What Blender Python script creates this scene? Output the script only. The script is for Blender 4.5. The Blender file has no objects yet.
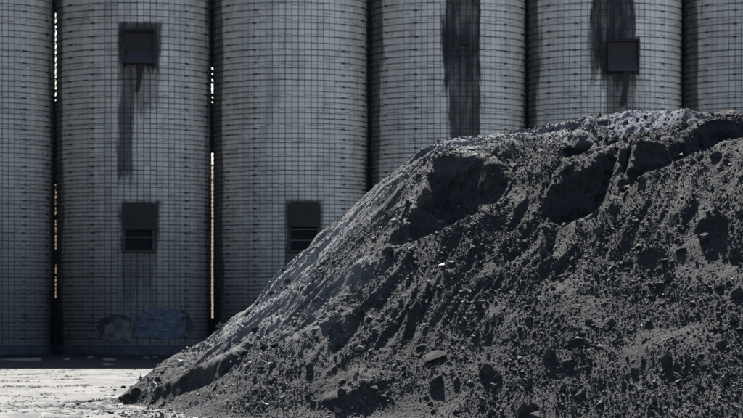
import bpy, math, random
import numpy as np

R_ = math.radians
random.seed(7)
rng = np.random.default_rng(11)
scene = bpy.context.scene
C = scene.collection

# ------------------------------------------------------------------ camera
F, CX, HY, CAMZ = 2830.0, 371.5, 323.0, 1.6      # focal length / horizon in photo pixels, eye height
cam_d = bpy.data.cameras.new('camera')
cam = bpy.data.objects.new('camera', cam_d); C.objects.link(cam)
cam.location = (0, 0, CAMZ); cam.rotation_euler = (R_(90), 0, 0)
cam_d.sensor_width = 36.0; cam_d.lens = 36.0 * F / 743.0
cam_d.shift_y = (HY - 209.0) / 743.0
cam_d.clip_start = 0.5; cam_d.clip_end = 9000
cam_d.dof.use_dof = True; cam_d.dof.focus_distance = 51.0; cam_d.dof.aperture_fstop = 4.0
scene.camera = cam

# ------------------------------------------------------------------ light
SUN_EL, SUN_AZ = 50.0, -6.0          # degrees; azimuth to the right of straight ahead (+Y)
world = bpy.data.worlds.new('World'); scene.world = world; world.use_nodes = True
nt = world.node_tree
bg = nt.nodes['Background']
sky = nt.nodes.new('ShaderNodeTexSky'); sky.sky_type = 'NISHITA'; sky.sun_disc = False
sky.sun_elevation = R_(SUN_EL); sky.sun_rotation = R_(SUN_AZ)
sky.air_density = 1.0; sky.dust_density = 1.5; sky.ozone_density = 1.0
nt.links.new(sky.outputs[0], bg.inputs[0]); bg.inputs[1].default_value = 0.055
sun_d = bpy.data.lights.new('sun', 'SUN'); sun_d.energy = 5.0; sun_d.angle = R_(0.5); sun_d.color = (1.0, 0.972, 0.93)
sun = bpy.data.objects.new('sun', sun_d); C.objects.link(sun)
sun.location = (20, 90, 90)
sun.rotation_euler = (-R_(90 - SUN_EL), 0, -R_(SUN_AZ))
vs = scene.view_settings
vs.view_transform = 'Standard'; vs.look = 'None'; vs.exposure = 2.12; vs.gamma = 1.0; vs.use_curve_mapping = False
scene.cycles.max_bounces = 6; scene.cycles.diffuse_bounces = 4

# ------------------------------------------------------------------ helpers
def tag(o, label=None, cat=None, group=None, kind=None):
    if label: o['label'] = label
    if cat: o['category'] = cat
    if group: o['group'] = group
    if kind: o['kind'] = kind
    return o
def empty(name, loc, rz=0):
    o = bpy.data.objects.new(name, None); C.objects.link(o)
    o.location = loc; o.rotation_euler = (0, 0, rz); o.empty_display_size = 0.3
    return o
def link_mesh(name, me, mat, parent=None, loc=None):
    o = bpy.data.objects.new(name, me); C.objects.link(o)
    if mat and not me.materials: me.materials.append(mat)
    if parent: o.parent = parent
    if loc is not None: o.location = loc
    return o
def np_mesh(name, V, Fq, smooth=False):
    """V (n,3), Fq (m,k) equal-sized faces"""
    me = bpy.data.meshes.new(name)
    V = np.asarray(V, np.float32); Fq = np.asarray(Fq, np.int32)
    m, k = Fq.shape
    me.vertices.add(len(V)); me.vertices.foreach_set('co', V.ravel())
    me.loops.add(m * k); me.loops.foreach_set('vertex_index', Fq.ravel())
    me.polygons.add(m); me.polygons.foreach_set('loop_start', np.arange(0, m * k, k, dtype=np.int32))
    me.polygons.foreach_set('use_smooth', np.full(m, smooth, bool))
    me.update(calc_edges=True)
    return me
def add_attr(me, name, vals, domain):
    a = me.attributes.new(name, 'FLOAT', domain); a.data.foreach_set('value', np.asarray(vals, np.float32))
class MB:
    def __init__(s): s.v = []; s.f = []
    def poly(s, pts):
        b = len(s.v); s.v += [tuple(p) for p in pts]; s.f.append(tuple(range(b, b + len(pts))))
    def hexa(s, p):      # 8 points: bottom ring 0-3 (ccw from above), top ring 4-7
        b = len(s.v); s.v += [tuple(q) for q in p]
        for f in ((3,2,1,0),(4,5,6,7),(0,1,5,4),(1,2,6,5),(2,3,7,6),(3,0,4,7)): s.f.append(tuple(b+i for i in f))
    def box(s, x0, x1, y0, y1, z0, z1):
        s.hexa([(x0,y0,z0),(x1,y0,z0),(x1,y1,z0),(x0,y1,z0),(x0,y0,z1),(x1,y0,z1),(x1,y1,z1),(x0,y1,z1)])
    def build(s, name, mat, parent=None, bevel=0.0):
        me = bpy.data.meshes.new(name); me.from_pydata(s.v, [], s.f); me.update()
        o = link_mesh(name, me, mat, parent)
        if bevel:
            b = o.modifiers.new('bevel', 'BEVEL'); b.width = bevel; b.segments = 2
        return o

# gradient noise (numpy)
_perm = rng.permutation(512).astype(np.int64); _perm = np.concatenate([_perm, _perm])
_ang = rng.random(512) * 2 * math.pi; _gx, _gy = np.cos(_ang), np.sin(_ang)
def perlin(x, y):
    xi = np.floor(x).astype(np.int64); yi = np.floor(y).astype(np.int64)
    xf = x - xi; yf = y - yi; xi &= 511; yi &= 511
    u = xf*xf*xf*(xf*(xf*6-15)+10); v = yf*yf*yf*(yf*(yf*6-15)+10)
    def g(ix, iy, dx, dy):
        h = _perm[_perm[ix & 511] + (iy & 511)]
        return _gx[h]*dx + _gy[h]*dy
    a = g(xi, yi, xf, yf); b = g(xi+1, yi, xf-1, yf); c = g(xi, yi+1, xf, yf-1); d = g(xi+1, yi+1, xf-1, yf-1)
    return ((a+(b-a)*u)*(1-v) + (c+(d-c)*u)*v) * 1.45
def fbm(x, y, f, octs, gain=0.5):
    s = 0; a = 1.0
    for i in range(octs): s = s + a*perlin(x*f+17.3*i, y*f-9.1*i); f *= 2.03; a *= gain
    return s
def smin(a, b, k):
    h = np.clip(0.5 + 0.5*(b-a)/k, 0, 1); return b*(1-h) + a*h - k*h*(1-h)
def smax(a, b, k): return -smin(-a, -b, k)
def sstep(a, b, x):
    t = np.clip((x-a)/(b-a), 0, 1); return t*t*(3-2*t)

# node helpers
class NT:
    def __init__(s, name):
        s.m = bpy.data.materials.new(name); s.m.use_nodes = True
        s.t = s.m.node_tree; s.b = s.t.nodes['Principled BSDF']
    def n(s, t): return s.t.nodes.new(t)
    def l(s, a, b): s.t.links.new(a, b)
    def put(s, inp, v):
        if hasattr(v, 'is_output'): s.l(v, inp)
        else: inp.default_value = v
    def math(s, op, a, b=0.0, c=None):
        n = s.n('ShaderNodeMath'); n.operation = op
        s.put(n.inputs[0], a); s.put(n.inputs[1], b)
        if c is not None: s.put(n.inputs[2], c)
        return n.outputs[0]
    def step(s, x, a, b, lo=0.0, hi=1.0):
        n = s.n('ShaderNodeMapRange'); n.interpolation_type = 'SMOOTHSTEP'
        s.put(n.inputs[0], x); s.put(n.inputs[1], a); s.put(n.inputs[2], b); n.inputs[3].default_value = lo; n.inputs[4].default_value = hi
        return n.outputs[0]
    def noise(s, vec, scale, detail=4, rough=0.55):
        n = s.n('ShaderNodeTexNoise'); n.inputs['Scale'].default_value = scale
        n.inputs['Detail'].default_value = detail; n.inputs['Roughness'].default_value = rough
        if vec is not None: s.l(vec, n.inputs['Vector'])
        return n.outputs[0]
    def mapped(s, vec, scale, loc=(0,0,0)):
        n = s.n('ShaderNodeMapping'); n.inputs['Scale'].default_value = scale; n.inputs['Location'].default_value = loc
        s.l(vec, n.inputs[0]); return n.outputs[0]
    def mix(s, f, a, b):
        n = s.n('ShaderNodeMix'); n.data_type = 'RGBA'
        s.put(n.inputs[0], f)
        for i, v in ((6, a), (7, b)):
            if isinstance(v, tuple): n.inputs[i].default_value = (*v, 1)
            else: s.l(v, n.inputs[i])
        return n.outputs[2]
    def obj(s): return s.n('ShaderNodeTexCoord').outputs['Object']
    def pos(s): return s.n('ShaderNodeNewGeometry').outputs['Position']
    def attr(s, name):
        n = s.n('ShaderNodeAttribute'); n.attribute_name = name; return n.outputs['Fac']
    def bump(s, h, strength, dist):
        n = s.n('ShaderNodeBump'); n.inputs['Strength'].default_value = strength; n.inputs['Distance'].default_value = dist
        s.l(h, n.inputs['Height']); s.l(n.outputs[0], s.b.inputs['Normal'])
    def out(s, col, rough=0.8, spec=0.3):
        s.put(s.b.inputs['Base Color'], col if not isinstance(col, tuple) else (*col, 1))
        s.put(s.b.inputs['Roughness'], rough); s.b.inputs['Specular IOR Level'].default_value = spec
        return s.m

# ------------------------------------------------------------------ ground
def pale_ground():
    m = NT('pale_yard_dust'); p = m.pos()
    base = m.mix(m.step(m.noise(p, 0.35, 5), 0.3, 0.7), (0.098, 0.096, 0.091), (0.140, 0.137, 0.131))
    grit = m.noise(p, 6.0, 6, 0.7)
    c1 = m.mix(m.step(grit, 0.50, 0.66, 0, 0.6), base, (0.06, 0.06, 0.06))
    st = m.noise(m.mapped(p, (1.25, 0.55, 1)), 1.0, 8, 0.7)
    c2 = m.mix(m.math('MULTIPLY', m.step(st, 0.50, 0.555, 0, 0.93), m.step(m.noise(p, 0.22, 3), 0.38, 0.56, 0.35, 1.0)), c1, (0.07, 0.07, 0.072))
    d = m.attr('coal')  # holds trodden coal and the painted shadow strip
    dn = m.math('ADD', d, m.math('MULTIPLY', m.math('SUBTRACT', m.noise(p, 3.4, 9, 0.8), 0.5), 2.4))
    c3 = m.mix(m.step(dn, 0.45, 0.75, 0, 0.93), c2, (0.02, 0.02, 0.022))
    m.bump(m.noise(p, 9, 6, 0.7), 0.6, 0.03)
    return m.out(c3, 0.95, 0.05)
xs = np.concatenate([[-4000,-1500,-500,-200,-80,-40], np.arange(-26, 2, 0.11), np.arange(2, 26, 0.8), [40,80,200,500,1500,4000]])
ys = np.concatenate([[-4000,-1000,-200,-40,0,20,35], np.arange(42, 106, 0.13), np.arange(106, 152, 0.5), [160,200,400,1000,4000]])
GX, GY = np.meshgrid(xs, ys)
near = sstep(42, 46, GY)*(1-sstep(100, 108, GY))*sstep(-26, -24, GX)*(1-sstep(0, 4, GX))
rel = np.abs(fbm(GX, GY, 0.5, 3)); rel2 = fbm(GX, GY, 2.1, 3, 0.6)
mask = sstep(0.1, 0.5, fbm(GX+31, GY, 0.22, 3))
GZ = near*(0.022*rel2*(0.25+1.6*mask) + 0.03*(1-np.minimum(rel*4, 1))*mask) - 0.012*near
# fine coal trodden off the pile's foot, plus the silos' shadow painted dark
foot = np.exp(-(((GX+5.6)/2.6)**2 + ((GY-55.5)/4.5)**2)) + np.exp(-(((GX+3.6)/1.3)**2 + ((GY-48.5)/6)**2))
shade_strip = 1.6*sstep(99.0, 101.5, GY)*(1-sstep(150, 170, GY))
coal = np.clip(0.55*foot + 0.9*shade_strip, 0, 1)
GZ += 0.05*near*foot*np.abs(rel2)
n0, n1 = len(xs), len(ys)
idx = np.arange(n0*n1).reshape(n1, n0)
Fq = np.stack([idx[:-1,:-1], idx[:-1,1:], idx[1:,1:], idx[1:,:-1]], -1).reshape(-1, 4)
me = np_mesh('ground', np.stack([GX, GY, GZ], -1).reshape(-1, 3), Fq, True)
add_attr(me, 'coal', coal.ravel(), 'POINT')
ground = link_mesh('ground', me, pale_ground()); tag(ground, kind='structure')

def bank():
    xs = np.linspace(-160, 160, 120); ys = np.linspace(195, 320, 40)
    X, Y = np.meshgrid(xs, ys)
    Z = 15.5*sstep(198, 250, Y)*(1-sstep(270, 318, Y)) + 1.2*fbm(X, Y, 0.05, 4)*sstep(198, 230, Y) - 0.3
    i = np.arange(X.size).reshape(X.shape)
    f = np.stack([i[:-1,:-1], i[:-1,1:], i[1:,1:], i[1:,:-1]], -1).reshape(-1, 4)
    m = NT('sandy_bank'); p = m.pos()
    mat = m.out(m.mix(m.noise(p, 0.3, 6), (0.075, 0.056, 0.033), (0.11, 0.083, 0.05)), 0.95, 0.1)
    tag(link_mesh('hill', np_mesh('hill', np.stack([X, Y, Z], -1).reshape(-1, 3), f, True), mat), kind='structure')
bank()

# ------------------------------------------------------------------ silos
RAD, SY = 4.0, 146.0
MPX = 142.0 / F
def zpx(py): return CAMZ + (HY - py) * MPX
STAVES = 76
STAVE_H = 0.76
WALL_TOP = 19.9
SILO_H = 49.5
HOOP_Z = [0.62]
while HOOP_Z[-1] < WALL_TOP - 0.3: HOOP_Z.append(HOOP_Z[-1] + float(np.interp(HOOP_Z[-1], [8, 11, 14, 16], [0.205, 0.245, 0.30, 0.336])))

def tile_material(name, stains_and_bands, soot_top, seed, pale=1.0):
    """stains: (x0, x1, z0, z1, strength) in the silo's own front coordinates"""
    m = NT(name); o = m.obj()
    sep = m.n('ShaderNodeSeparateXYZ'); m.l(o, sep.inputs[0]); x, y, z = sep.outputs
    off = (seed*3.7, seed*1.3, 0)
    tone = m.attr('tone')
    a = m.mix(tone, (0.68*pale, 0.615*pale, 0.53*pale), (0.88*pale, 0.80*pale, 0.69*pale))
    # rain-washed vertical grime
    ns = m.noise(m.mapped(o, (1.3, 1.3, 0.09), off), 1.0, 6, 0.6)
    c = m.mix(m.step(ns, 0.52, 0.78, 0, 0.38), a, (0.20, 0.195, 0.19))
    nb = m.noise(m.mapped(o, (0.35, 0.35, 0.28), off), 1.0, 5, 0.6)
    c = m.mix(m.step(nb, 0.50, 0.76, 0, 0.36), c, (0.20, 0.195, 0.19))
    nf = m.noise(m.mapped(o, (3.2, 3.2, 3.2), off), 1.0, 5, 0.7)
    c = m.mix(m.step(nf, 0.60, 0.74, 0, 0.4), c, (0.08, 0.08, 0.09))
    nm = m.noise(m.mapped(o, (1.6, 1.6, 1.1), off), 1.0, 7, 0.72)
    c = m.mix(m.step(nm, 0.48, 0.68, 0, 0.36), c, (0.20, 0.19, 0.18))
    nr = m.noise(m.mapped(o, (2.4, 2.4, 0.18), (off[1], off[0], 4.0)), 1.0, 5, 0.6)
    c = m.mix(m.step(nr, 0.60, 0.74, 0, 0.35), c, (0.20, 0.15, 0.115))
    # coal soot splashed and blown over the lower part
    zn = m.math('ADD', z, m.math('MULTIPLY', m.math('SUBTRACT', nb, 0.5), 5.0))
    c = m.mix(m.step(zn, soot_top, 0.6, 0, 0.86), c, (0.035, 0.04, 0.052))
    # wet coal runs beside the hatches
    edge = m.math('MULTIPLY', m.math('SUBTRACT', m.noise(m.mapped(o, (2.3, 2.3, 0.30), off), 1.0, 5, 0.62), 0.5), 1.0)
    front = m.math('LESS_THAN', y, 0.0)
    tot = None
    # dark bands down both side edges of every silo, wider on the left
    stains_and_bands = list(stains_and_bands) + [(-4.6, -3.38 - 0.06*(seed % 3), -1, 24, 0.80), (3.86, 4.6, -1, 24, 0.7)]
    for (x0, x1, z0, z1, s) in stains_and_bands:
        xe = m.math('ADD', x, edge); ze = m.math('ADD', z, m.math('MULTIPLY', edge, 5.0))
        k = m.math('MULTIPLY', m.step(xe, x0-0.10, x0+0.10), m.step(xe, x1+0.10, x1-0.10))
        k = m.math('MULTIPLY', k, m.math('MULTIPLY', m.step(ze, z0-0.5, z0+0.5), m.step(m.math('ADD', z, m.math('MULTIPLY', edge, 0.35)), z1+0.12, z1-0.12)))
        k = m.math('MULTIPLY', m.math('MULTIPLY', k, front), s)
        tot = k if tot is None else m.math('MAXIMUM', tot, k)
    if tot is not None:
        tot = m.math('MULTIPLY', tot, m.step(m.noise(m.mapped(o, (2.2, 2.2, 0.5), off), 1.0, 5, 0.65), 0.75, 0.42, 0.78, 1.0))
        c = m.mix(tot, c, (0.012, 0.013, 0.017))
    m.bump(m.noise(o, 14, 4), 0.25, 0.01)
    return m.out(c, 0.85, 0.25), m
def plain(name, col, col2=None, scale=5.0, rough=0.7, metal=0.0, spec=0.35):
    m = NT(name)
    c = m.mix(m.step(m.noise(m.obj(), scale, 6, 0.65), 0.35, 0.7), col, col2 or tuple(0.6*k for k in col))
    m.b.inputs['Metallic'].default_value = metal
    return m.out(c, rough, spec)
M_mortar = plain('sooty_mortar', (0.05, 0.05, 0.052), (0.025, 0.025, 0.027), 2.0, 0.95)
M_shell = plain('grey_concrete_shell', (0.40, 0.40, 0.39), (0.30, 0.30, 0.30), 0.6, 0.9)
M_hoop = plain('rusted_hoop_steel', (0.06, 0.055, 0.055), (0.03, 0.028, 0.028), 3.0, 0.6, 0.3)
M_hatch = plain('sooty_steel_plate', (0.026, 0.019, 0.0165), (0.014, 0.0115, 0.011), 2.5, 0.6)
M_lip = plain('worn_steel_lip', (0.036, 0.032, 0.032), (0.02, 0.018, 0.019), 3.0, 0.5)
M_dark = plain('black_hatch_interior', (0.012, 0.012, 0.014), None, 2.0, 0.9)
M_rail = plain('grey_rail', (0.10, 0.10, 0.10), None, 4.0, 0.5)
M_plinth = plain('sooty_concrete_plinth', (0.05, 0.051, 0.056), (0.02, 0.021, 0.025), 1.2, 0.85)
M_plaster = plain('peeling_pale_plaster', (0.13, 0.128, 0.124), (0.055, 0.054, 0.056), 2.5, 0.85)
M_bluepaint = plain('flaking_blue_grey_paint', (0.085, 0.10, 0.125), (0.024, 0.028, 0.036), 2.4, 0.7)
M_bluepaint2 = plain('dull_blue_grey_paint', (0.13, 0.15, 0.18), (0.05, 0.058, 0.075), 1.5, 0.75)
M_filler = plain('dark_gap_mortar', (0.05, 0.05, 0.055), None, 2.0, 0.95)

def silo_staves(seed):
    r = np.random.default_rng(seed)
    da = 2*math.pi/STAVES
    ks = np.arange(-25, 26)
    nrow = int((WALL_TOP-0.46)/STAVE_H) + 1
    K, J = np.meshgrid(ks, np.arange(nrow)); K = K.ravel(); J = J.ravel(); n = len(K)
    colz = r.choice([0.0, 0.055, 0.10, 0.38], len(ks), p=[.35, .3, .25, .10])[K+25]
    jw = 0.0115/RAD
    a0 = (K-0.5)*da + jw + r.normal(0, 0.0006, n); a1 = (K+0.5)*da - jw + r.normal(0, 0.0006, n)
    z0 = np.maximum(0.46 + J*STAVE_H + colz - 0.38, 0.46) + 0.006; z1 = np.minimum(0.46 + (J+1)*STAVE_H + colz - 0.38, WALL_TOP) - 0.006
    ro = RAD - 0.01 + r.normal(0, 0.005, n); tilt = r.normal(0, 0.006, n)
    def P(a, rr, z): return np.stack([rr*np.sin(a), -rr*np.cos(a), z], -1)
    b = 0.0022; bz = 0.005
    V = np.stack([P(a0, RAD-0.06, z0), P(a1, RAD-0.06, z0), P(a1, RAD-0.06, z1), P(a0, RAD-0.06, z1),
                  P(a0+b, ro-tilt, z0+bz), P(a1-b, ro-tilt, z0+bz), P(a1-b, ro+tilt, z1-bz), P(a0+b, ro+tilt, z1-bz)], 1)
    fb = np.array([[4,5,6,7],[0,1,5,4],[1,2,6,5],[2,3,7,6],[3,0,4,7]])
    F_ = (np.arange(n)*8)[:, None, None] + fb[None]
    cj = r.normal(0, 0.09, len(ks))[K+25]
    tone = np.clip(0.5 + cj + r.normal(0, 0.14, n) - 0.3*(r.random(n) < .04), 0, 1)
    me = np_mesh('stave', V.reshape(-1, 3), F_.reshape(-1, 4))
    add_attr(me, 'tone', np.repeat(tone, 5), 'FACE')
    return me
def lathe(profile, segs=96):
    n = len(profile); V = []
    for i in range(segs):
        a = 2*math.pi*i/segs
        for (r, z) in profile: V.append((r*math.sin(a), -r*math.cos(a), z))
    Fq = []
    for i in range(segs):
        j = (i+1) % segs
        for k in range(n-1): Fq.append((i*n+k, j*n+k, j*n+k+1, i*n+k+1))
    return np.array(V), np.array(Fq)
def hoop_mesh(seed):
    r = np.random.default_rng(seed); Vs, Fs = [], []; b = 0
    for j, z in enumerate(HOOP_Z):
        aa = np.linspace(-2.05, 2.05, 44)
        zz = z + r.normal(0, 0.006) + 0.008*np.sin(aa*r.uniform(1.5, 4) + r.uniform(0, 6)) + r.normal(0, 0.002, len(aa))
        e = 0.0125*r.uniform(0.9, 1.2)
        ring = [(RAD-0.025, -e), (RAD+0.022, -e), (RAD+0.022, e), (RAD-0.025, e)]
        V = np.stack([np.stack([q*np.sin(aa), -q*np.cos(aa), zz+dz], -1) for q, dz in ring], 1)
        n = len(aa)
        for k in range(4):
            q = np.arange(n-1)*4
            Fs.append(np.stack([b+q+k, b+q+4+k, b+q+4+(k+1) % 4, b+q+(k+1) % 4], -1))
        Vs.append(V.reshape(-1, 3)); b += n*4
    return np_mesh('hoop', np.concatenate(Vs), np.concatenate(Fs))
def lug_mesh(seed):
    r = random.Random(seed); mb = MB()
    for c, par in ((-1.30, 1), (-0.88, 0), (-0.42, 1), (0.78, 1), (1.22, 0)):
        c += r.uniform(-.04, .04)
        for j, z in enumerate(HOOP_Z):
            if j % 2 != par or r.random() < 0.06: continue
            a = c + r.uniform(-0.010, 0.010); z += r.uniform(-.01, .01)
            w = r.uniform(0.075, 0.11)/RAD; r0, r1 = RAD-0.01, RAD+0.065; h = 0.034; sk = r.uniform(-.01, .03)
            P = lambda aa, rr, zz: (rr*math.sin(aa), -rr*math.cos(aa), zz)
            mb.hexa([P(a-w,r1,z-h), P(a+w,r1,z-h-sk), P(a+w,r0,z-h-sk), P(a-w,r0,z-h), P(a-w,r1,z+h), P(a+w,r1,z+h-sk), P(a+w,r0,z+h-sk), P(a-w,r0,z+h)])
    me = bpy.data.meshes.new('hoop_lug'); me.from_pydata(mb.v, [], mb.f); me.update(); return me
shellV, shellF = lathe([(RAD-0.05, 0.0), (RAD-0.05, WALL_TOP)], 120)
SHELL_ME = np_mesh('mortar_core', shellV, shellF, True)
upV, upF = lathe([(RAD-0.01, WALL_TOP), (RAD, WALL_TOP+0.02), (RAD, SILO_H-0.4), (RAD+0.12, SILO_H-0.4), (RAD+0.12, SILO_H)], 96)
UPPER_ME = np_mesh('upper_wall', upV, upF, True)
plV, plF = lathe([(RAD+0.16, -0.2), (RAD+0.15, 0.30), (RAD+0.12, 0.37), (RAD-0.02, 0.455)], 96)
PLINTH_ME = np_mesh('plinth', plV, plF, True)

silos = {}
def silo(i, px, label, stains_and_bands, soot, pale=1.0):
    X = (px - CX) * SY / F
    root = empty('silo', (X, SY, 0)); silos[i] = root
    tag(root, label, 'silo', 'row of round concrete stave silos')
    mat, _ = tile_material('grimy_silo_stave_%s' % 'abcdef'[i], stains_and_bands, soot, i+1, pale)
    t = link_mesh('stave', silo_staves(100+i), mat, root); tag(t, kind='stuff')
    link_mesh('mortar_core', SHELL_ME, M_mortar, root)
    link_mesh('upper_wall', UPPER_ME, M_shell, root)
    link_mesh('plinth', PLINTH_ME, M_plinth, root)
    tag(link_mesh('hoop', hoop_mesh(50+i), M_hoop, root), kind='stuff')
    tag(link_mesh('hoop_lug', lug_mesh(i), M_hoop, root), kind='stuff')
    return root
def lx(px, c): return (px - CX) * MPX - (c - CX) * SY / F      # place on a silo's near face
PC = [-22.55, 134, 290.8, 448, 604, 760]
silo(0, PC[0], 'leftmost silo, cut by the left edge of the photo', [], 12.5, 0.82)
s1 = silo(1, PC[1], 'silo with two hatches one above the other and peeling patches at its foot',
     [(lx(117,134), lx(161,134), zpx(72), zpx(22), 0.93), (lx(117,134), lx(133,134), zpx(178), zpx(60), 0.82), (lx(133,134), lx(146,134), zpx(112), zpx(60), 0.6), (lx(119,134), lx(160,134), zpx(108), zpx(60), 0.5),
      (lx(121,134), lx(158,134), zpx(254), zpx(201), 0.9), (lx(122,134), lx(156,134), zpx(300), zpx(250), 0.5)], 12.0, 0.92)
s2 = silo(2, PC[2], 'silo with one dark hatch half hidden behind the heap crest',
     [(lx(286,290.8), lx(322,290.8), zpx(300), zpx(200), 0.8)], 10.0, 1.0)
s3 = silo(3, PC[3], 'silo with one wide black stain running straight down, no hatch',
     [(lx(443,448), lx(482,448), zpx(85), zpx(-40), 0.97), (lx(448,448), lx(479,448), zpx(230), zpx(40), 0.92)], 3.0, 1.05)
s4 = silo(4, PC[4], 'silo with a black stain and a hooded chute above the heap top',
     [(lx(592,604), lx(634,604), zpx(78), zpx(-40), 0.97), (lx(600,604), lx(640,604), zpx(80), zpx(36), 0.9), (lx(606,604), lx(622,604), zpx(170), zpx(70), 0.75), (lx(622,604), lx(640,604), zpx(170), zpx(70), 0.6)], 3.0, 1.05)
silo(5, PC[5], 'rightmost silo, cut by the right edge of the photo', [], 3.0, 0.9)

def hooded_chute(root, c, x0, x1, y0, ymid, y1, sp0, sp1, spy):
    """steel box on the wall: recessed back plate, sloping lip that catches the sky, bent spout under it"""
    xa, xb = lx(x0, c), lx(x1, c); zt, zm, zb = zpx(y0), zpx(ymid), zpx(y1)
    yw = -RAD + 0.12
    mb = MB(); t = 0.07; yo = -RAD - 0.42
    mb.box(xa, xb, -RAD-0.16, yw, zb, zt-0.003)                       # back plate
    h = mb.build('hooded_chute', M_hatch, root)
    mb = MB(); mb.hexa([(xa-t, yo+.05, zt-.10), (xb+t, yo+.05, zt-.10), (xb+t, yw, zt), (xa-t, yw, zt), (xa-t, yo+.05, zt-.03), (xb+t, yo+.05, zt-.03), (xb+t, yw, zt+.08), (xa-t, yw, zt+.08)])
    mb.build('hood_roof', M_hatch, h, 0.012)
    for xc in (xa, xb):
        mb = MB(); mb.hexa([(xc-t/2, yo, zb), (xc+t/2, yo, zb), (xc+t/2, yw, zb-.15), (xc-t/2, yw, zb-.15), (xc-t/2, yo+.14, zt-.12), (xc+t/2, yo+.14, zt-.12), (xc+t/2, yw, zt-.02), (xc-t/2, yw, zt-.02)])
        mb.build('cheek_plate', M_hatch, h, 0.01)
    mb = MB(); e = 0.04
    mb.hexa([(xa+e, yo-.03, zb), (xb-e, yo-.03, zb), (xb-e, -RAD-.17, zb-.02), (xa+e, -RAD-.17, zb-.02), (xa+e, yo-.03, zb+.10), (xb-e, yo-.03, zb+.10), (xb-e, -RAD-.17, zm), (xa+e, -RAD-.17, zm)])
    mb.build('lip', M_lip, h, 0.01)
    mb = MB(); sa, sb = lx(sp0, c), lx(sp1, c); zz = zpx(spy); w = (sb-sa)/2; xc = (sa+sb)/2
    pts = [(xc+0.10, -RAD-0.20, zb-0.01, w*1.5), (xc+.05, -RAD-.20, zb-0.35, w), (xc, -RAD-.17, zb-0.8, w*.9), (xc-0.12, -RAD-.14, zz, w*.8)]
    for (p, q) in zip(pts[:-1], pts[1:]):
        mb.hexa([(q[0]-q[3], q[1]-.09, q[2]), (q[0]+q[3], q[1]-.09, q[2]), (q[0]+q[3], q[1]+.09, q[2]), (q[0]-q[3], q[1]+.09, q[2]),
                 (p[0]-p[3], p[1]-.09, p[2]), (p[0]+p[3], p[1]-.09, p[2]), (p[0]+p[3], p[1]+.09, p[2]), (p[0]-p[3], p[1]+.09, p[2])])
    mb.build('spout', M_hatch, h)
    return h
hooded_chute(s1, 134, 125, 154, 30, 52, 64, 137, 142, 92)
hooded_chute(s4, 604, 608, 638, 40, 61, 72, 622, 628, 106)

def hatch(root, c, x0, x1, y0, ymid, y1, rails):
    """rounded cover plate over an open barred opening"""
    xa, xb = lx(x0, c), lx(x1, c); zt, zm, zb = zpx(y0), zpx(ymid), zpx(y1)
    yw = -RAD + 0.12; mb = MB()
    cr = 0.22; prof = [(xa, zm), (xb, zm), (xb, zt-cr)]
    prof += [(xb-cr+cr*math.cos(a), zt-cr+cr*math.sin(a)) for a in np.linspace(0, math.pi/2, 6)[1:]]
    prof += [(xa+cr-cr*math.sin(a), zt-cr+cr*math.cos(a)) for a in np.linspace(0, math.pi/2, 6)]
    yf = -RAD - 0.22
    mb.poly([(x, yf, z) for x, z in prof]); mb.poly([(x, yw, z) for x, z in prof][::-1])
    n = len(prof)
    for i in range(n):
        (xA, zA), (xB, zB) = prof[i], prof[(i+1) % n]
        mb.poly([(xA, yf, zA), (xA, yw, zA), (xB, yw, zB), (xB, yf, zB)])
    h = mb.build('hatch', M_hatch, root)
    f = 0.14; mb = MB()
    mb.box(xa+f, xb-f, -RAD-0.03, yw, zb+f*.6, zm-0.003); mb.build('opening', M_dark, h)
    for bx in ((xa+.01, xa+f-.002, zb, zm-.004), (xb-f+.002, xb-.01, zb, zm-.004), (xa+f, xb-f, zb, zb+f*.6-.003)):
        mb = MB(); mb.box(bx[0], bx[1], -RAD-0.16, yw, bx[2], bx[3]); mb.build('frame_bar', M_lip, h, 0.008)
    for ry in rails:
        mb = MB(); z = zpx(ry); mb.box(xa+f*.5, xb-f*.5, -RAD-0.20, -RAD-0.163, z-.022, z+.022); mb.build('rail', M_rail, h)
hatch(s1, 134, 122.5, 155, 203, 230, 252, [237.5])
hatch(s2, 290.8, 288, 320, 202, 227, 252, [229.5, 240.5])
# small vent in the middle of the stain on the plain silo
mb = MB(); mb.box(lx(459,448), lx(469,448), -RAD-0.10, -RAD+0.1, zpx(45), zpx(35)); v = mb.build('vent', M_hatch, s3, 0.01)
for k in range(3):
    mb = MB(); z = zpx(43 - 3*k); mb.hexa([(lx(460,448),-RAD-.17,z-.03),(lx(468,448),-RAD-.17,z-.03),(lx(468,448),-RAD-.103,z),(lx(460,448),-RAD-.103,z),(lx(460,448),-RAD-.17,z-.01),(lx(468,448),-RAD-.17,z-.01),(lx(468,448),-RAD-.103,z+.03),(lx(460,448),-RAD-.103,z+.03)])
    mb.build('louvre', M_lip, v)

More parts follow.
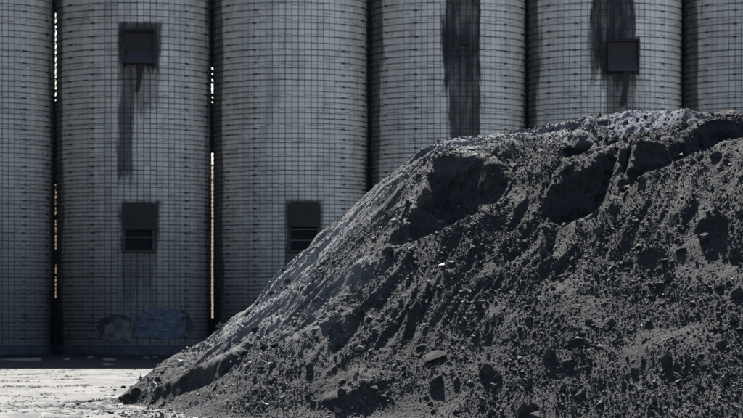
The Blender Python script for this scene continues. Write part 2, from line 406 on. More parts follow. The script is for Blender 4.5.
# patches of render and paint on the foot of the second silo: curved irregular slabs on the wall
def wall_patch(name, root, c, pts, mat, thick, seed):
    r = random.Random(seed)
    P2 = []
    for k in range(len(pts)):
        a, b = pts[k], pts[(k+1) % len(pts)]
        for t in (0, .25, .5, .75): P2.append((a[0]+(b[0]-a[0])*t + r.uniform(-1.1, 1.1), a[1]+(b[1]-a[1])*t + r.uniform(-.9, .9)))
    import bmesh
    bm = bmesh.new()
    w = [bm.verts.new((lx(x, c), 0, zpx(y))) for x, y in P2]
    bm.faces.new(w); bmesh.ops.triangulate(bm, faces=bm.faces[:])
    bmesh.ops.subdivide_edges(bm, edges=bm.edges[:], cuts=2, use_grid_fill=True)
    bmesh.ops.recalc_face_normals(bm, faces=bm.faces[:])
    for v in bm.verts:
        v.co.y = -math.sqrt(max((RAD+thick)**2 - v.co.x**2, 0)) - r.uniform(0, 0.012)
    me = bpy.data.meshes.new(name); bm.to_mesh(me); bm.free()
    o = link_mesh(name, me, mat, root)
    so = o.modifiers.new('depth', 'SOLIDIFY'); so.thickness = 0.06; so.offset = 0
    return o
wall_patch('plaster_patch', s1, 134, [(103,334),(106,326),(113,321),(120,318),(127,322),(130,330),(129,341),(122,338),(114,342),(104,339)], M_plaster, 0.07, 1)
wall_patch('soot_crust', s1, 134, [(97,328),(100,320),(110,315),(124,314),(131,320),(120,317.5),(110,321),(104,327),(101,336)], M_plinth, 0.06, 2)
wall_patch('paint_patch', s1, 134, [(135,337),(134,325),(140,314),(150,309),(168,308),(182,311),(189,322),(186,335),(170,339),(150,338)], M_bluepaint, 0.05, 3)
for k, (cx, cy, w, h) in enumerate([(150,311,10,2.2),(166,309.5,12,2),(158,318,16,1.6),(146,326,10,1.6),(172,322,14,1.5),(160,330,18,1.4),(181,315,6,3)]):
    r_ = random.Random(k)
    wall_patch('paint_flake', s1, 134, [(cx + w*0.6*math.cos(a)*r_.uniform(.7, 1.15), cy + h*0.6*math.sin(a)*r_.uniform(.7, 1.2)) for a in np.linspace(0, 2*math.pi, 9)[:-1]], M_bluepaint2, 0.085 + 0.008*(k % 3), 20+k)
wall_patch('glint_chip', s1, 134, [(145,313),(148,310),(152,311),(152,314)], M_plaster, 0.10, 4)  # pale chips painted in as small glints of light
wall_patch('glint_chip', s1, 134, [(86,317),(88,314.5),(90.5,316),(89,319)], M_plaster, 0.10, 5)
wall_patch('glint_chip', silos[0], -22.55, [(22,318),(24,315),(26.5,316.5),(25,319)], M_plaster, 0.12, 6)
wall_patch('soot_crust', s1, 134, [(181,311),(187,313),(191,324),(189,334),(185,330),(185,320)], M_plinth, 0.08, 7)

# mortar and tie blocks closing the slots between neighbours (part of the right-hand silo of each pair)
def fill_gap(i, j, ranges):
    x0, x1 = silos[i].location.x + RAD, silos[j].location.x - RAD
    xm = (x0+x1)/2 - silos[j].location.x
    for (ya, yb) in ranges:
        mb = MB(); w = (x1-x0)/2 + 0.10
        mb.box(xm-w, xm+w, -0.25, 0.25, max(zpx(yb), 0.0), zpx(ya)); mb.build('gap_filler', M_filler, silos[j])
TOP = 323 - (SILO_H-CAMZ-0.5)/MPX
fill_gap(0, 1, [(TOP, 4), (15.5, 17), (83, 85.5), (90, 93), (96, 180), (184, 186), (196, 197.5), (201, 203), (212, 217), (230, 232), (249, 263), (272, 275), (285, 286.5), (297, 400)])
fill_gap(1, 2, [(TOP, 60), (63, 66), (68, 72), (75, 77), (87, 90), (92, 95), (97, 148), (160, 161.5), (176, 177), (214.5, 215.8), (318, 400)])
for a, b in ((2, 3), (3, 4), (4, 5)): fill_gap(a, b, [(TOP, 400)])

# roof slab over the whole row (its straight front edge throws the straight shadow line on the yard)
mb = MB(); mb.box(-24.6, 24.2, 141.4, 151.0, SILO_H+0.005, SILO_H+1.4)
g = mb.build('conveyor_gallery', M_shell, None); tag(g, 'long grey concrete slab lying across the tops of all the silos', 'roof slab')

# added unseen warehouse, left of the view, to cut sky light there
def sky_blocker():
    root = empty('sky_blocker', (-34, 70, 0)); tag(root, 'unseen brick warehouse closing the yard on the left', 'sky_blocker')
    brick = NT('sooty_brick'); bt = brick.n('ShaderNodeTexBrick'); bt.inputs['Scale'].default_value = 3.0
    bt.inputs['Color1'].default_value = (0.085, 0.06, 0.05, 1); bt.inputs['Color2'].default_value = (0.06, 0.045, 0.04, 1); bt.inputs['Mortar'].default_value = (0.09, 0.085, 0.08, 1)
    sp = brick.n('ShaderNodeSeparateXYZ'); brick.l(brick.obj(), sp.inputs[0]); cb = brick.n('ShaderNodeCombineXYZ')
    brick.l(brick.math('ADD', sp.outputs[0], sp.outputs[1]), cb.inputs[0]); brick.l(sp.outputs[2], cb.inputs[1]); brick.l(cb.outputs[0], bt.inputs['Vector'])
    mat = brick.out(bt.outputs['Color'], 0.9, 0.2)
    mb = MB(); mb.box(-26, 0, 0, 90, -0.2, 46); mb.build('wall', mat, root)
    mb = MB(); mb.box(-26.4, 0.4, -0.4, 90.4, 46.003, 46.9); mb.build('roof', M_shell, root, 0.05)
    wm = MB(); wm.box(0.003, 0.06, -1.1, 1.1, 0, 3.2); first = wm.build('window', M_dark, root)
    fm = MB()
    for y in (-1.1, -0.03, 1.04): fm.box(0.063, 0.14, y, y+0.06, 0, 3.2)
    for z in (0.004, 1.55, 3.1): fm.box(0.065, 0.12, -1.03, 1.03, z, z+0.09)
    ff = fm.build('window_frame', M_rail, first)
    for i in range(14):
        for j in range(8):
            w, f = (first, ff) if i == j == 0 else (first.copy(), ff.copy())
            if w is not first: C.objects.link(w); C.objects.link(f); f.parent = w
            w.location = (0, 5 + i*6.1, 3 + j*5.4)
sky_blocker()

# ------------------------------------------------------------------ coal heap
def planes(X, Y):
    a, b = X + 5.1, Y - 57.3
    p1 = smax(0.70*(a*0.975 + b*0.223), 0.98*((a-0.55)*0.975 + b*0.223), 0.15)
    p4 = smax(0.70*(a*0.95 - b*0.30) + 0.05, 0.98*((a-0.55)*0.95 - b*0.30), 0.15)
    p2 = 0.70*((X+2.9)*0.35 + (Y-47.7)*0.94)
    p3 = 4.6 + 0.18*(smin(X, 5.4 + 0.1*(X-5.4), 0.5)-3.83) + 0.122*(Y-52) + 0.30*np.exp(-((X-1.6)/1.0)**2)
    p5 = 5.95 + 0.17*(X-3.4) - 0.5*(Y-61.5)
    z = smin(p1, p4, 0.25); z = smin(z, p2, 0.5); z = smin(z, p3, 0.35); z = smin(z, p5, 0.3)
    p6 = 6.5 - 0.75*(X-13)
    z = smin(z, p6, 0.5)
    return z
def ray(px, py, Y): return (px-CX)*Y/F, CAMZ + (HY-py)*Y/F
def seg_dist(X, Y, pts):
    best = np.full(X.shape, 1e9); tt = np.zeros(X.shape)
    for i, ((ax, ay), (bx, by)) in enumerate(zip(pts[:-1], pts[1:])):
        dx, dy = bx-ax, by-ay
        t = np.clip(((X-ax)*dx + (Y-ay)*dy)/(dx*dx+dy*dy), 0, 1)
        d = np.hypot(X-ax-t*dx, Y-ay-t*dy)
        tt = np.where(d < best, i+t, tt); best = np.minimum(best, d)
    return best, tt
def poly_sd(X, Y, P):
    d, _ = seg_dist(X, Y, P + [P[0]])
    inside = np.zeros(X.shape, bool)
    for (ax, ay), (bx, by) in zip(P, P[1:] + P[:1]):
        if ay == by: continue
        c = ((ay > Y) != (by > Y)) & (X < (bx-ax)*(Y-ay)/(by-ay) + ax)
        inside ^= c
    return np.where(inside, -d, d)

def mounds(X, Y, Z):
    Z = Z + 0.22*np.exp(-(((X-5.75)/1.15)**4 + ((Y-58.6)/0.9)**2))
    # spurs running down the flank
    for pts, h, w in (([(3.6, 55.6), (2.7, 53.3), (1.7, 50.8)], 0.22, 0.45), ([(-1.2, 57.0), (-2.4, 54.2), (-2.8, 52)], 0.16, 0.4), ([(-3.0, 57.4), (-4.6, 55.9), (-5.2, 55.2)], 0.25, 0.4)):
        d, t = seg_dist(X, Y, pts); Z = Z + h*np.exp(-(d/w)**2)
    return Z
def under(X, Y): return mounds(X, Y, planes(X, Y))

def cast(px, py, hf, y0=42.5, y1=68.0):
    Ys = np.arange(y0, y1, 0.02); Xr, Zr = ray(px, py, Ys)
    h = hf(Xr, Ys); k = np.argmax(h >= Zr)
    if not (h >= Zr).any(): return None
    return float(Xr[k]), float(Ys[k]), float(Zr[k])

# steep dug faces, each a line of (column, rim row, foot row); the foot is cast on the slope and the face stands there
FACES = [
    ([(292,297,303),(304,284,297),(320,273,277)], 3.0),
    ([(256,336,341),(271,318,331),(286,309,313)], 3.0),
    ([(640,262,266),(655,250,262),(670,247,250)], 3.0),
    ([(692,230,235),(703,213,232),(714,209,229),(724,222,224)], 3.5),
    ([(325,401,405),(346,391,402),(372,381,393),(394,375,378)], 3.0),
]
xs = np.concatenate([np.arange(-7.5, -6.2, 0.1), np.arange(-6.2, 9.3, 0.024), np.arange(9.3, 22, 0.12)])
ys = np.concatenate([np.arange(36, 43.6, 0.1), np.arange(43.6, 60.5, 0.024), np.arange(60.5, 64, 0.035), np.arange(64, 78, 0.15)])
PX, PY = np.meshgrid(xs, ys)
wx = PX + 0.16*fbm(PX, PY, 0.55, 3); wy = PY + 0.16*fbm(PX+50, PY, 0.55, 3)
wx2 = wx + 0.06*fbm(PX+9, PY, 2.3, 3); wy2 = wy + 0.06*fbm(PX+5, PY+3, 2.3, 3)
def hgt(x, y):
    x = np.asarray(x, float); y = np.asarray(y, float)
    i = np.clip(np.searchsorted(xs, x)-1, 0, len(xs)-2); j = np.clip(np.searchsorted(ys, y)-1, 0, len(ys)-2)
    u = (x-xs[i])/(xs[i+1]-xs[i]); v = (y-ys[j])/(ys[j+1]-ys[j])
    return (Z[j,i]*(1-u)+Z[j,i+1]*u)*(1-v) + (Z[j+1,i]*(1-u)+Z[j+1,i+1]*u)*v
Z = under(wx, wy) + 0.10*fbm(PX, PY, 0.42, 2)
SIL = ([120,150,185,215,250,290,330,370,410,430,480,530,565,600,620,660,700,743,900], [402,385,362,335,300,260,225,198,160,150,138,128,118,113,108,108,113,108,105])
steepmask = np.zeros_like(Z)
for prof, st in FACES:
    # tall faces carry a shelf behind the rim
    pts, zr = [], []
    for px, yr, yf in prof:
        q = cast(px, yf, hgt)
        while q is None: yf += 1.0; q = cast(px, yf, hgt)
        pts.append((q[0], q[1])); zr.append(CAMZ + (HY-yr)*(q[1]+0.2)/F)
    pa = np.array(pts); lo = pa.min(0) - 0.5; hi = pa.max(0) + 4.5
    i0, i1 = np.searchsorted(xs, (lo[0], hi[0])); j0, j1 = np.searchsorted(ys, (lo[1], hi[1]))
    sl = (slice(j0, j1), slice(i0, i1)); X_, Y_ = wx2[sl], wy2[sl]
    # behind the line = on the hill side of it, judged along y
    o = np.argsort(pa[:, 0]); yl = np.interp(X_, pa[o, 0], pa[o, 1])
    d, t = seg_dist(X_, Y_, pts)
    d = np.where(Y_ > yl, d, 0)
    crumble = 1 + 0.35*perlin(X_*2.3, Y_*2.3)
    k = np.arange(len(zr))
    rise = [min(0.11, 0.04 + max(0.0, yr - np.interp(px, SIL[0], SIL[1]) - 5)*p[1]/F/5) for (px, yr, yf), p in zip(prof, pts)]
    top = np.interp(t, k, zr) + np.interp(t, k, rise)*d
    if st < 4.2:                                             # small slump on the flank: a raised lip dying out uphill
        zf = np.interp(t, k, [CAMZ + (HY-yf)*p[1]/F for (px, yr, yf), p in zip(prof, pts)])
        hh = np.maximum(np.interp(t, k, zr) - zf, 0)
        top = Z[sl] + hh*np.exp(-np.maximum(d-0.15, 0)/(0.5 + 1.0*hh)) - 0.10*hh
    st_ = {4.5: 2.8, 4.4: 2.6, 4.3: 1.25}.get(st, 2.2)
    cand = smin(Z[sl] + st_*d*crumble, top, 0.14)
    a_, b_ = PX[sl] + 5.1, PY[sl] - 57.3
    cand = np.minimum(cand, np.maximum(0.70*(a_*0.95 - b_*0.30) + 0.20, 0.98*((a_-0.55)*0.95 - b_*0.30) + 0.15))
    if st > 4.2: cand = np.minimum(cand, np.maximum(0.70*(a_*0.975 + b_*0.223), 0.98*((a_-0.55)*0.975 + b_*0.223)) + 0.18)
    x0, x1 = pa[:, 0].min(), pa[:, 0].max()
    fade = sstep(x0, x0+0.12, X_)*(1-sstep(x1-0.12, x1, X_))
    nz = np.where(d > 0, Z[sl] + np.maximum(cand - Z[sl], 0)*fade, Z[sl])
    steepmask[sl] = np.maximum(steepmask[sl], sstep(0.03, 0.2, nz-Z[sl]))
    Z[sl] = nz
# dug hollows: between a lip and a rim (both traced on the slope) the heap is cut to a near-level floor with a steep back wall
HOLLOWS = [
    [(622,192,196),(628,160,192),(633,139,186),(650,141,178),(667,140,169),(690,129,158),(706,120,153),(743,115,142),(800,113,134),(860,124,128)],
    [(388,244,245),(400,230,247),(414,205,243),(422,178,239),(432,154,236),(450,154,230),(470,151,221),(478,153,214),(488,156,213),(500,161,200),(512,172,175)],
    [(542,208,210),(548,183,225),(563,164,226),(580,158,221),(595,154,212),(606,149,195),(616,144,172),(624,141,144)],
    [(556,154,156),(565,138,161),(577,129,159),(588,131,154),(600,141,146)],
    [(581,127,129),(587,118,132),(598,114,132),(609,117,128),(614,122,124)],
    [(122,400,402),(135,394,404),(150,389,406),(165,383,403),(180,375,397),(204,363,388),(215,358,383),(226,354,376),(240,345,366),(250,337,353),(257,335,338)],
    [(313,342,344),(320,322,342),(332,313,338),(341,316,326),(346,322,323)],
]
for prof in HOLLOWS:
    def down(px, y):
        q = cast(px, y, hgt)
        while q is None: y += 1.0; q = cast(px, y, hgt)
        return q
    cols = np.array([p[0] for p in prof], float)
    rim = np.array([down(p[0], p[1]) for p in prof]); lip = np.array([down(p[0], p[2]) for p in prof])
    lo = np.minimum(rim.min(0), lip.min(0)) - 0.6; hi = np.maximum(rim.max(0), lip.max(0)) + 0.6
    i0, i1 = np.searchsorted(xs, (lo[0], hi[0])); j0, j1 = np.searchsorted(ys, (lo[1], hi[1]))
    sl = (slice(j0, j1), slice(i0, i1))
    X_ = PX[sl] + 0.07*fbm(PX[sl], PY[sl], 1.5, 3); Y_ = PY[sl] + 0.10*fbm(PX[sl]+8, PY[sl], 1.5, 3)
    c = CX + F*X_/Y_
    zr = np.interp(c, cols, rim[:, 2]); Yr = np.interp(c, cols, rim[:, 1]); zl = np.interp(c, cols, lip[:, 2]); Yl = np.interp(c, cols, lip[:, 1])
    cf = np.linspace(cols[0], cols[-1], 81); ker = np.hanning(21); ker /= ker.sum()
    def soft(v):
        f = np.interp(cf, cols, v); g_ = np.convolve(np.pad(f, 10, mode='edge'), ker, 'valid'); return np.interp(c, cf, g_)
    Yr = soft(rim[:, 1]); Yl = soft(lip[:, 1])
    rr_ = np.interp(c, cols, [p[1] for p in prof]); rl_ = np.interp(c, cols, [p[2] for p in prof])
    top = CAMZ + (HY-rr_)*Y_/F - 0.01; floor = CAMZ + (HY-rl_)*Y_/F
    inside = (c > cols[0]) & (c < cols[-1]) & (Y_ > Yl) & (Y_ < Yr)
    Y0 = Yl + 0.30*(Yr-Yl)*(1 + 0.35*fbm(X_, Y_, 0.9, 2))
    k_ = 3.2 if prof[0][0] < 320 else 1.9
    wall = floor + k_*(Y_ - Y0)*(1 + 0.25*perlin(X_*1.7, Y_*1.3))
    tgt = smin(smax(floor, wall, 0.10), top, 0.10)
    nz = np.where(inside, tgt, Z[sl])
    steepmask[sl] = np.maximum(steepmask[sl], np.where(inside, sstep(0.03, 0.2, zr-zl), 0))
    Z[sl] = nz
# slumped faces: ease the cut edges before the crumbs go on
wgt = steepmask.copy()
for _ in range(6):
    wgt[1:-1, 1:-1] = np.maximum(wgt[1:-1, 1:-1], (wgt[:-2, 1:-1] + wgt[2:, 1:-1] + wgt[1:-1, :-2] + wgt[1:-1, 2:])/4)
for _ in range(13):
    S = Z.copy()
    S[1:-1, 1:-1] = (Z[:-2, 1:-1] + Z[2:, 1:-1] + Z[1:-1, :-2] + Z[1:-1, 2:] + Z[1:-1, 1:-1])/5
    Z = Z + (S-Z)*np.minimum(wgt*1.5, 1)
# rills running down the flank
def rills(cx, sy):
    t_ = wx*cx + wy*sy; n_ = -wx*sy + wy*cx
    big = 1 - 2*np.abs(perlin(n_*0.75+3, t_*0.16)); mid = 1 - 2*np.abs(perlin(n_*1.9, t_*0.36)); fine = 1 - 2*np.abs(perlin(n_*5.2+7, t_*0.8))
    return 0.16*big + 0.13*mid + 0.055*fine - 0.17
side = sstep(-0.6, 0.6, planes(PX, PY)*0 + (0.98*((PX+4.55)*0.975 + (PY-57.3)*0.223)) - 0.70*((PX+2.9)*0.35 + (PY-47.7)*0.94))
rl = rills(-0.975, -0.223)*(1-side) + rills(-0.42, -0.91)*side
# strongest on the flank and below the dug faces, none on the tumbled lower right
rm = sstep(0.2, 1.4, Z) * (1 - 0.95*sstep(-0.4, 1.8, PX*0.8 - (Z-1.2)*1.6 + 0.8*fbm(PX+77, PY, 0.35, 2)))
Z += rl*rm*(1-0.85*steepmask)
# clods, crumbs and grain
cl = fbm(wx2, wy2, 1.7, 2); Z += 0.032*cl
b1 = perlin(PX*3.7, PY*3.7); Z += 0.03*np.maximum(b1-0.12, 0)*(0.4+rm)
b2 = perlin(PX*7.9+3, PY*7.9); Z += 0.018*np.maximum(b2-0.05, 0)
b3 = perlin(PX*14.7+3, PY*14.7); Z += 0.012*np.maximum(b3, -0.1)
Z += 0.008*perlin(PX*27, PY*27) + 0.004*rng.standard_normal(PX.shape)
# toe: flares out and thins to nothing
toe = 0.18*sstep(-0.9, 0.3, Z) + 0.0
Z = smax(Z, toe - 0.20 + 0.03*fbm(PX, PY, 1.1, 2), 0.22)
Z = np.where(Z < -0.12, -0.12, Z)

blue = np.exp(-(((PX-5.7)/1.2)**2)) * sstep(56.9, 57.7, PY + 0.3*fbm(PX, PY, 1.0, 2))
left = 1 - sstep(-4.0, 3.8, PX + 0.25*(56-PY) + 1.5*fbm(PX, PY, 0.3, 3))
n0, n1 = len(xs), len(ys)
idx = np.arange(n0*n1).reshape(n1, n0)
keep = (Z[:-1,:-1] > -0.11) | (Z[1:,1:] > -0.11) | (Z[:-1,1:] > -0.11) | (Z[1:,:-1] > -0.11)
Fq = np.stack([idx[:-1,:-1], idx[:-1,1:], idx[1:,1:], idx[1:,:-1]], -1)[keep]
used = np.unique(Fq); remap = np.full(n0*n1, -1, np.int64); remap[used] = np.arange(len(used))
DY = steepmask*(0.10*perlin(PX*2.6, Z*3.1) + 0.06*perlin(PX*6.3+4, Z*6.9) + 0.03*perlin(PX*13, Z*14))
PYd = PY - DY
V = np.stack([PX, PYd, Z], -1).reshape(-1, 3)[used]
me = np_mesh('coal_heap', V, remap[Fq], False)
add_attr(me, 'blue', blue.ravel()[used], 'POINT'); add_attr(me, 'dust_sun_tone', np.clip(left*(0.12 + 0.88*sstep(0.5, 2.0, Z)) + 0.6*sstep(4.75, 5.3, Z + 0.3*fbm(PX, PY, 0.6, 3))*(1 - sstep(4.0, 5.0, PX)), 0, 1).ravel()[used], 'POINT')  # paints sunlight into the colour: lighter left flank and crest, darker toe

def coal_mat():
    m = NT('dusty_coal'); p = m.pos()
    d = m.attr('dust_sun_tone')
    n = m.noise(p, 1.1, 6, 0.65)
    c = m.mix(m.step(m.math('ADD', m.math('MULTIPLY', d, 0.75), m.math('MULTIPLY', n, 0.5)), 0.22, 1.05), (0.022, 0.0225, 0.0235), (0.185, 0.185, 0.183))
    c = m.mix(m.step(m.noise(p, 22, 5, 0.7), 0.4, 0.7, 0, 0.6), c, (0.012, 0.0124, 0.0132))
    c = m.mix(m.step(m.noise(m.mapped(p, (0.9, 0.9, 0.9), (3, 8, 1)), 1.0, 5, 0.6), 0.66, 0.80, 0, 0.35), c, (0.13, 0.128, 0.122))
    c = m.mix(m.step(m.noise(m.mapped(p, (0.55, 0.4, 0.9), (1, 5, 2)), 1.0, 6, 0.62), 0.50, 0.66, 0, 0.35), c, (0.011, 0.0115, 0.0125))
    c = m.mix(m.math('MULTIPLY', m.attr('blue'), 0.9), c, (0.085, 0.092, 0.107))
    m.bump(m.noise(p, 38, 5, 0.75), 0.6, 0.025)
    return m.out(c, 0.8, 0.045)
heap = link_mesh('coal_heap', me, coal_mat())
tag(heap, 'tall dark heap of loose coal and cinders in front of the silos', 'coal heap')

# grit: angular crumbs lying all over the heap and its toe
def crumbs(n, fine=False):
    x = rng.uniform(-6.2, 9.4, n*3); y = rng.uniform(43.6, 62.0, n*3)
    h = hgt(x, y)
    lfm = 1 - sstep(-3, 4, x + 0.25*(56-y))
    grad = hgt(x, y+0.15) - hgt(x, y-0.15)
    ok = ((h > 0.02) & (grad > -0.12)) | ((np.exp(-(((x+5.6)/0.9)**2 + ((y-56)/2)**2)) + np.exp(-(((x+3.6)/.8)**2+((y-49)/4)**2)) > rng.random(n*3)*1.1) & (h < 0.05))
    clump = fbm(x, y, 0.8, 3) + rng.normal(0, 0.35, n*3)
    ok &= clump > -0.10 + 0.75*lfm*(rng.random(n*3) < 0.8)
    bz = (np.abs(x-6.0) < 1.2) & (y > 57.0); ok &= ~bz | (rng.random(n*3) < 0.25)
    up = (h > 3.6) & (rng.random(n*3) < 0.45); ok &= ~up
    i_ = np.clip(np.searchsorted(xs, x), 0, len(xs)-1); j_ = np.clip(np.searchsorted(ys, y), 0, len(ys)-1)
    y = y - DY[j_, i_]
    x, y, h = x[ok][:n], y[ok][:n], np.maximum(h[ok][:n], 0); n = len(x)
    s = np.clip(0.0125*np.exp(rng.normal(0, 0.62, n)), 0.007, 0.085)
    base = np.array([(1,0,0),(-1,0,0),(0,1,0),(0,-1,0),(0,0,1),(0,0,-1)], float)
    fb = np.array([(4,0,2),(4,2,1),(4,1,3),(4,3,0),(5,2,0),(5,1,2),(5,3,1),(5,0,3)])
    if fine:
        s = np.clip(0.0085*np.exp(rng.normal(0, 0.4, n)), 0.005, 0.03)
        base = np.array([(1,1,1),(-1,-1,1),(-1,1,-1),(1,-1,-1)], float)*0.8; fb = np.array([(0,1,3),(0,2,1),(0,3,2),(1,2,3)])
    nv, nf = len(base), len(fb)
    V = base[None] * rng.uniform(0.6, 1.4, (n, nv, 1)) + rng.normal(0, 0.22, (n, nv, 3))
    q = rng.normal(size=(n, 4)); q /= np.linalg.norm(q, axis=1, keepdims=True); w, a, b, c = q.T
    Rm = np.stack([np.stack([1-2*(b*b+c*c), 2*(a*b-c*w), 2*(a*c+b*w)], -1), np.stack([2*(a*b+c*w), 1-2*(a*a+c*c), 2*(b*c-a*w)], -1), np.stack([2*(a*c-b*w), 2*(b*c+a*w), 1-2*(a*a+b*b)], -1)], 1)
    V = np.einsum('nij,nkj->nki', Rm, V) * s[:, None, None] + np.stack([x, y, h + 0.35*s], -1)[:, None]
    Fc = (np.arange(n)*nv)[:, None, None] + fb
    me = np_mesh('coal_grit', V.reshape(-1, 3), Fc.reshape(-1, 3))
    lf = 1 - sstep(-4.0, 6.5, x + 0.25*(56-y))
    tone = np.clip((0.15 + 0.85*rng.random(n))*(0.30 + 0.70*lf) + 0.5*(rng.random(n) < 0.015), 0, 1)  # sunlight painted into the crumbs: lighter towards the left
    add_attr(me, 'tone', np.repeat(tone, nf), 'FACE'); add_attr(me, 'gloss', np.repeat(rng.random(n), nf), 'FACE')
    return me
def lump_mat(name, lo, hi, grit=False):
    m = NT(name); p = m.pos()
    if grit:
        t = m.attr('tone'); g = m.attr('gloss')
        c = m.mix(m.math('POWER', t, 1.6), lo, hi); r = m.step(g, 0.97, 1.0, 0.85, 0.5)
        return m.out(c, r, 0.14)
    n = m.noise(p, 7, 6, 0.7); c = m.mix(m.step(n, 0.35, 0.7), lo, hi)
    m.bump(m.noise(p, 30, 5, 0.7), 0.6, 0.02)
    return m.out(c, 0.85, 0.04)
M_grit = lump_mat('loose_coal_grit', (0.016, 0.0164, 0.0172), (0.16, 0.16, 0.159), True)
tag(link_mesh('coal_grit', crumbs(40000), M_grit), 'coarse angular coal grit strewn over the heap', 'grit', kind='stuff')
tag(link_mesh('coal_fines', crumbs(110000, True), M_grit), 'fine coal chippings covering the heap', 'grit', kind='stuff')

# stones and cinders lying about the yard
def yard_grit(n):
    y = 46 + 52*rng.random(n*6)**1.3; x = -y*0.15 + rng.random(n*6)*(y*0.15 - 2.5)
    k = fbm(x*0.8, y*0.35, 0.9, 4) + 0.9*np.exp(-(((x+5.4)/1.8)**2 + ((y-55)/6)**2)) + rng.normal(0, 0.2, n*6)
    ok = k > 0.55; x, y = x[ok][:n], y[ok][:n]; n = len(x)
    s = np.clip(0.011*np.exp(rng.normal(0, 0.55, n)), 0.006, 0.04)
    base = np.array([(1.3,0,0),(-1.3,0,0),(0,1.3,0),(0,-1.3,0),(0,0,.5),(0,0,-.5)], float)
    fb = np.array([(4,0,2),(4,2,1),(4,1,3),(4,3,0),(5,2,0),(5,1,2),(5,3,1),(5,0,3)])
    V = (base[None]*rng.uniform(0.6, 1.5, (n, 6, 1)) + rng.normal(0, 0.12, (n, 6, 3)))*s[:, None, None] + np.stack([x, y, 0.15*s], -1)[:, None]
    me = np_mesh('yard_grit', V.reshape(-1, 3), ((np.arange(n)*6)[:, None, None] + fb).reshape(-1, 3))
    add_attr(me, 'tone', np.repeat(0.4*rng.random(n), 8), 'FACE'); add_attr(me, 'gloss', np.zeros(n*8), 'FACE')
    return me
tag(link_mesh('yard_grit', yard_grit(9000), M_grit), 'dark cinders and stones scattered over the pale yard', 'grit', kind='stuff')

# lumps one can pick out
M_lump = lump_mat('coal_lump', (0.016, 0.0162, 0.017), (0.045, 0.045, 0.045))
M_slab = lump_mat('dusty_slab', (0.012, 0.012, 0.0125), (0.028, 0.028, 0.028))
def rock_mesh(seed, cuts=15):
    import bmesh
    r = random.Random(seed); bm = bmesh.new()
    bmesh.ops.create_icosphere(bm, subdivisions=3, radius=1.0)
    from mathutils import Vector, noise
    pl = []
    for _ in range(cuts):
        v = Vector((r.gauss(0,1), r.gauss(0,1), r.gauss(0,1))).normalized(); pl.append((v, r.uniform(0.48, 0.78)))
    pl.append((Vector((r.uniform(-.25,.25), -1, -0.3)).normalized(), 0.30)); pl.append((Vector((r.uniform(-.3,.3), 0.35, 1)).normalized(), 0.6))
    for v in bm.verts:
        for nrm, d in pl:
            k = v.co.dot(nrm)
            if k > d: v.co -= nrm*(k-d)
        v.co *= 1 + 0.06*noise.noise(v.co*3 + Vector((seed, 0, 0)))
    me = bpy.data.meshes.new('coal_lump'); bm.to_mesh(me); bm.free()
    return me
ROCKS = [rock_mesh(s) for s in range(8)]
for r in ROCKS: r.materials.append(M_lump)
SLAB = rock_mesh(40, 7); SLAB.materials.append(M_slab)
def lump(px, py, wpx, hpx, label, group=None, mesh=None, flat=1.0, name='coal_lump', rot=None):
    q = cast(px, py + hpx*0.42, hgt)
    if q is None:                                            # on the open yard
        Y = CAMZ*F/(py + hpx*0.5 - HY); q = ((px-CX)*Y/F, Y, 0.0)
    s = q[1]/F
    me = mesh or ROCKS[random.randrange(len(ROCKS))]
    o = bpy.data.objects.new(name, me); C.objects.link(o)
    hw, hh = wpx*s/2*1.18, hpx*s/2*1.18
    o.scale = (hw, (hw+hh)/2*flat, hh)
    o.location = (q[0], q[1] + 0.25*hw, q[2] + hh*0.45)
    o.rotation_euler = rot or (random.uniform(-.3,.3), random.uniform(-.3,.3), random.uniform(-.5, .5))
    tag(o, label, 'lump', group)
    return o
lump(128, 395, 12, 17, 'upright dark lump at the very tip of the heap toe on the pale yard')
lump(137, 391, 12, 10, 'low dark lump just right of the upright one at the toe tip')
lump(158, 379, 8, 9, 'dark lump on the crest line of the heap toe, above the black shadow')
lump(437, 379, 18, 18, 'black triangular lump low on the slope below the dusty slab')
lump(457, 379, 9, 8, 'small black lump between the two big lumps low on the slope')
lump(434, 357, 26, 11, 'pale dusty tilted slab low on the heap slope', None, SLAB, 1.3, 'coal_slab', (0.35, -0.35, 0.3))
lump(488, 368, 19, 17, 'black lump with a bright sunlit rim right of the triangular lump')
lump(499, 377, 9, 7, 'small dark lump touching the lower right of the rimmed black lump')
lump(528, 409, 19, 13, 'large dusty lump at the bottom edge of the photo, centre right')
lump(551, 354, 13, 14, 'tall dark lump left of a pair near the centre of the lower slope')
lump(568, 361, 13, 12, 'round black lump right of the tall one on the lower slope', None, None, 1.0)
lump(573, 341, 15, 7, 'flat dark lump above the round black lump on the lower slope')
lump(667, 358, 14, 17, 'solitary black teardrop shaped lump in the lower right of the slope')
lump(705, 236, 13, 15, 'tall dark block below the right-hand ridge shadow')
lump(737, 253, 14, 15, 'big dark block at the right edge, upper of two')
lump(738, 291, 14, 16, 'big dark block at the right edge, lower of two')
lump(722, 342, 15, 10, 'dark flat lump near the right edge on the lower slope')
lump(388, 249, 14, 9, 'dark lump at the lower left tip of the largest shadowed hollow')
lump(717, 155, 13, 8, 'dark lump just under the long ridge shadow on the right')
lump(641, 178, 11, 8, 'dark lump at the foot of the long ridge shadow, left end')
lump(343, 381, 11, 7, 'dark lump alone on the lower left slope')
lump(365, 341, 9, 6, 'small dark lump on the mid left slope below the shadowed notch')
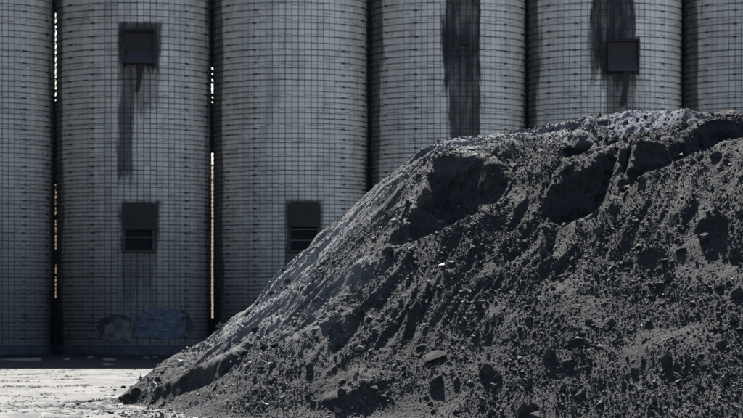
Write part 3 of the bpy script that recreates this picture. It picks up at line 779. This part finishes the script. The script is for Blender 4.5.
# more small lumps, alike, by the area they lie in
zones = [('small dark lump among the grit on the left flank of the heap', 'small lumps on the left flank', 230, 400, 250, 405, 32),
         ('small dark lump among the grit on the lower middle slope', 'small lumps on the lower middle slope', 400, 570, 255, 414, 46),
         ('small dark lump among the grit on the lower right slope', 'small lumps on the lower right slope', 575, 740, 225, 414, 62)]
for lab, grp, x0, x1, y0, y1, n in zones:
    k = 0
    while k < n:
        px, py = random.uniform(x0, x1), random.uniform(y0, y1)
        q = cast(px, py, hgt)
        if q is None or q[2] < 0.05: continue
        s = min(4.4*math.exp(random.gauss(0, 0.42)), 11)
        lump(px, py, s*random.uniform(.9, 1.5), s, lab, grp); k += 1
zn = 0
while zn < 16:
    px, py = random.uniform(96, 175), random.uniform(383, 416)
    q = cast(px, py, hgt)
    if q is not None and q[2] > 0.25: continue
    s = random.uniform(1.8, 4.5)
    lump(px, py, s*random.uniform(1, 1.8), s, 'small coal crumb strewn on the pale yard round the heap toe', 'crumbs on the yard by the toe'); zn += 1

# pale broken slabs lying in the shaded strip by the silos
M_rubble = plain('pale_broken_concrete', (0.13, 0.13, 0.13), (0.06, 0.06, 0.062), 2.0, 0.8)
def rubble(x0, x1, py, h, label):
    Y = CAMZ*F/(py - HY); xa, xb = (x0-CX)*Y/F, (x1-CX)*Y/F
    r = random.Random(int(x0*10)); n = 11; mb = MB(); top = []; bot = []
    for k in range(n):
        a = 2*math.pi*k/n; rad = r.uniform(0.75, 1.0)
        x = (xa+xb)/2 + (xb-xa)/2*math.cos(a)*rad; y = Y + 1.1*math.sin(a)*rad
        top.append((x, y, 0.45*h*(0.75 + 0.35*math.sin(a*2+x0)) + 0.15*h*math.sin(a))); bot.append((x, y, -0.02))
    mb.poly(top)
    for k in range(n): mb.poly([bot[k], bot[(k+1) % n], top[(k+1) % n], top[k]])
    o = mb.build('concrete_chunk', M_rubble); tag(o, label, 'rubble')
rubble(-6, 46, 361.0, 0.22, 'long pale broken slab on the shaded strip below the leftmost silo')
rubble(62, 70, 360.0, 0.16, 'short pale slab on the shaded strip between the two left silos')
rubble(86, 93, 358.0, 0.14, 'small pale chip of rubble on the shaded strip, left of the two long chips')
rubble(102, 117, 360.5, 0.18, 'pale slab on the shaded strip under the peeling plaster patch, farther one')
rubble(103, 115, 364.8, 0.10, 'pale slab on the shaded strip under the peeling plaster patch, nearer one')
rubble(142, 150, 358.5, 0.12, 'pale chip of rubble on the shaded strip, leftmost of the close pair')
rubble(153, 158, 357.5, 0.12, 'pale chip of rubble on the shaded strip, rightmost of the close pair')
